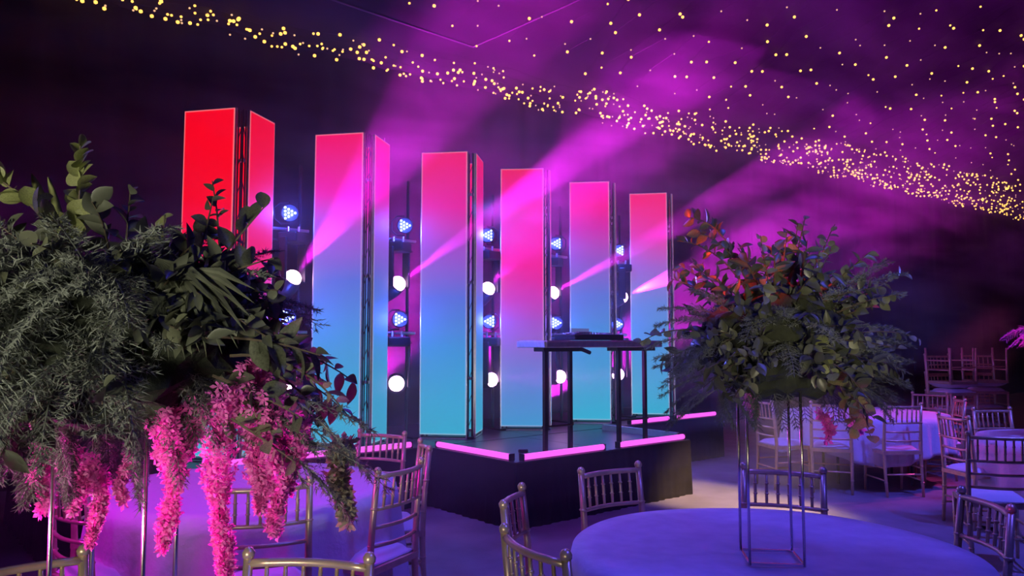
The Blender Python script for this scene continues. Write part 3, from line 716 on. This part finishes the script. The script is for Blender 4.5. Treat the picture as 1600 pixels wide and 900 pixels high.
def fan(root, P, d, n, L, rn):       # dark palm fan: leaflets radiate
    b = MB(); P = Vector(P); d = Vector(d).normalized(); sd = d.cross(Vector((0, 1, 0))).normalized()
    for k in range(n):
        a = (-1 + 2*k/(n-1))*.75; v = (d*math.cos(a) + sd*math.sin(a)).normalized(); l = L*(1-.25*abs(a)); w = sd*math.cos(a)*.008 - d*math.sin(a)*.008
        b.add([P, P + v*l*.45 + w, P + v*l + Vector((0, -.01, -.03)), P + v*l*.45 - w, P + v*l*.45 + Vector((0, -.004, 0))], [(0, 1, 4), (1, 2, 4), (2, 3, 4), (3, 0, 4)])
    return b.build('palm_fan', M['ruscus'], root)
fan(A, la(-.72, 1.55, 1.72), (.45, -.1, -.85), 10, .20, rn)
fan(A, la(-.66, 1.56, 1.70), (.6, -.1, -.7), 9, .18, rn)
for (x, y, z, L, w, ln) in ((-.985, 1.66, 1.34, .15, .040, (-.02, 0)), (-.93, 1.66, 1.33, .14, .040, (.0, 0)), (-.895, 1.67, 1.30, .18, .022, (.01, 0)), (-.835, 1.68, 1.30, .09, .016, (0, 0)),
                        (-.705, 1.60, 1.43, .30, .042, (.0, 0)), (-.735, 1.62, 1.43, .12, .045, (.0, 0)), (-.67, 1.63, 1.44, .13, .045, (.0, 0)),
                        (-.585, 1.58, 1.46, .40, .046, (.0, 0)), (-.55, 1.62, 1.50, .30, .050, (.02, 0)), (-.50, 1.60, 1.45, .29, .048, (.02, 0)), (-.535, 1.66, 1.52, .16, .035, (0, 0)), (-.455, 1.62, 1.40, .16, .035, (0, 0))):
    trail(A, la(x, y, z), L, w, rn, ln)
trail(A, la(-.37, 1.70, 1.34), .17, .026, rn, (0, 0), 'spanish_moss', 'moss_strand', 330, .022)
for k in range(10):     # thin twigs below right
    frond(A, la(-.52 + rn.uniform(-.1, .1), 1.62, 1.42 + rn.uniform(-.1, .08)), (.8, 0, -.35 + rn.uniform(-.2, .3)), .22, .5, rn, dens=8)

# --- right arrangement on the blue-lit table
rn = random.Random(23)
B = empty('leafy_arrangement', (.962, 2.91, 1.475)); tag(B, 'dark leafy arrangement with reddish sprigs on the wire stand in the middle right', 'flower arrangement', 'leafy table arrangements')
def lb(x, y, z): return Vector((x - .962, y - 2.91, z - 1.475))
core(B, .26, .21, rn).location = (.03, 0, .07)
for k in range(95):
    d = sph(rn, -.5, 1)
    kd = rn.choice(['rus', 'ovd', 'ovl', 'rus', 'euc', 'ovd'])
    sprig(B, Vector((d.x*.2+.03, d.y*.2, .06 + d.z*.18)), d, rn.uniform(.16, .30), kd, {'rus': .080, 'ovd': .060, 'ovl': .055, 'euc': .036}[kd], 13, rn.uniform(.1, .7), False, rn=rn)
for k in range(40):
    d = sph(rn, -.7, .7)
    frond(B, Vector((d.x*.2+.03, d.y*.2, .08 + d.z*.16)), d, rn.uniform(.22, .36), rn.uniform(.4, 1.1), rn)
def bs(p, d, L, kd, sz, n, dr, nm='leafy_sprig'): sprig(B, lb(*p), d, L, kd, sz, n, dr, True, nm, rn, .04)
bs((.85, 2.86, 1.78), (-.15, 0, 1), .33, 'ovd', .062, 22, 1.9, 'arching_sprig')
bs((.88, 2.84, 1.74), (-.28, 0, 1), .30, 'ovd', .058, 18, 1.5, 'arching_sprig')
bs((.86, 2.82, 1.74), (-.45, 0, .9), .32, 'ovd', .045, 18, 1.3, 'arching_sprig')
bs((.72, 2.86, 1.58), (-.9, 0, .35), .26, 'euc', .036, 14, .9, 'arching_sprig')
bs((1.05, 2.86, 1.78), (.1, 0, 1), .24, 'ovl', .058, 10, .1)
bs((1.12, 2.88, 1.76), (.4, 0, .9), .26, 'ovl', .055, 11, .2)
bs((1.24, 2.88, 1.66), (.75, 0, .6), .28, 'ovl', .052, 12, .4)
bs((1.28, 2.90, 1.58), (.95, 0, .2), .26, 'euc', .036, 14, .5)
bs((1.10, 2.72, 1.50), (.25, -.4, -.7), .28, 'pale', .060, 14, .2)
bs((1.02, 2.70, 1.62), (.15, -.6, -.6), .24, 'pale', .055, 12, .2)
bs((1.20, 2.76, 1.46), (.2, -.2, -.9), .26, 'pale', .052, 12, .1)
bs((.85, 2.74, 1.62), (-.2, -.5, -.6), .22, 'ovl', .055, 10, .2)
for k in range(9): frond(B, lb(1.20, 2.84, 1.55 - k*.015), (.9, rn.uniform(-.3, .2), .30 - k*.07), .28, .5, rn, dens=10)
for k in range(6): frond(B, lb(.74 + k*.05, 2.80, 1.38), (rn.uniform(-.5, .5), -.4, -.7), .16, .6, rn, dens=10)
for k in range(7): frond(B, lb(.75, 2.86, 1.52 - k*.025), (-.9, 0, .15 - k*.12), .24, .5, rn, dens=9)
trail(B, lb(1.12, 2.76, 1.30), .10, .018, rn, (0, 0), 'petal', 'flower_trail', 160, .020)
trail(B, lb(1.25, 2.80, 1.28), .05, .018, rn, (0, 0), 'petal', 'flower_trail', 160, .020)
trail(B, lb(.86, 2.80, 1.36), .08, .05, rn, (0, 0), 'petal', 'flower_trail', 200, .014)

# --- arrangement on the right-hand table, only its tip in view
rn = random.Random(31)
C3 = empty('leafy_arrangement', (4.78, 6.4, 1.475)); tag(C3, 'pink-lit tip of an arrangement at the right edge of the picture', 'flower arrangement', 'leafy table arrangements')
core(C3, .26, .18, rn).location = (0, 0, .16)
for k in range(45):
    d = sph(rn, -.5, 1); kd = rn.choice(['rus', 'ovd', 'ovl'])
    sprig(C3, Vector((d.x*.2, d.y*.2, .16 + d.z*.15)), d, rn.uniform(.14, .22), kd, .06, 12, rn.uniform(.1, .7), False, rn=rn)
for k in range(8): frond(C3, Vector((-.28, rn.uniform(-.1, .1), .20)), (-.9, rn.uniform(-.3, .3), rn.uniform(-.1, .3)), .40, 1.0, rn, 'petal')
trail(C3, Vector((-.50, 0, .14)), .14, .05, rn, (0, 0))
trail(C3, Vector((-.40, -.05, .16)), .16, .06, rn, (0, 0))
lamp('pink_spot', 'SPOT', (2.5, 4.1, 1.15), (4.32, 6.38, 1.64), (1, .05, .5), 330, .05, 8, .5)

# ------------------------------------------------------------------ stage haze
hz = bpy.data.materials.new('stage haze'); hz.use_nodes = True; nt = hz.node_tree; nt.nodes.remove(nt.nodes['Principled BSDF'])
vs_ = nt.nodes.new('ShaderNodeVolumeScatter'); vs_.inputs['Color'].default_value = (1, 1, 1, 1); vs_.inputs['Anisotropy'].default_value = .1
tc = nt.nodes.new('ShaderNodeTexCoord'); mp_ = nt.nodes.new('ShaderNodeMapping'); mp_.inputs['Scale'].default_value = (.42, 1.1, 2.0); mp_.inputs['Rotation'].default_value = (0, R(20), 0)
nt.links.new(tc.outputs['Object'], mp_.inputs[0])
ns = nt.nodes.new('ShaderNodeTexNoise'); ns.inputs['Scale'].default_value = .9; ns.inputs['Detail'].default_value = 4; ns.inputs['Distortion'].default_value = .8
nt.links.new(mp_.outputs[0], ns.inputs['Vector'])
mr = nt.nodes.new('ShaderNodeMapRange'); mr.inputs['From Min'].default_value = .44; mr.inputs['From Max'].default_value = .68; mr.inputs['To Min'].default_value = .003; mr.inputs['To Max'].default_value = .10
nt.links.new(ns.outputs['Fac'], mr.inputs['Value']); nt.links.new(mr.outputs[0], vs_.inputs['Density'])
nt.links.new(vs_.outputs[0], nt.nodes['Material Output'].inputs['Volume'])
hb = MB().box((8, 3.2, 3.6), (22, 5.6, 7.2)).build('stage_haze', hz, None, False, wallpt(-1.5, .2, 0)); hb.rotation_euler.z = math.atan2(ed.y, ed.x)
hb.location = wallpt(-4.0, 6.2, .02)
tag(hb, 'drifting purple stage haze around the towers and under the roof', 'haze', kind='stuff')
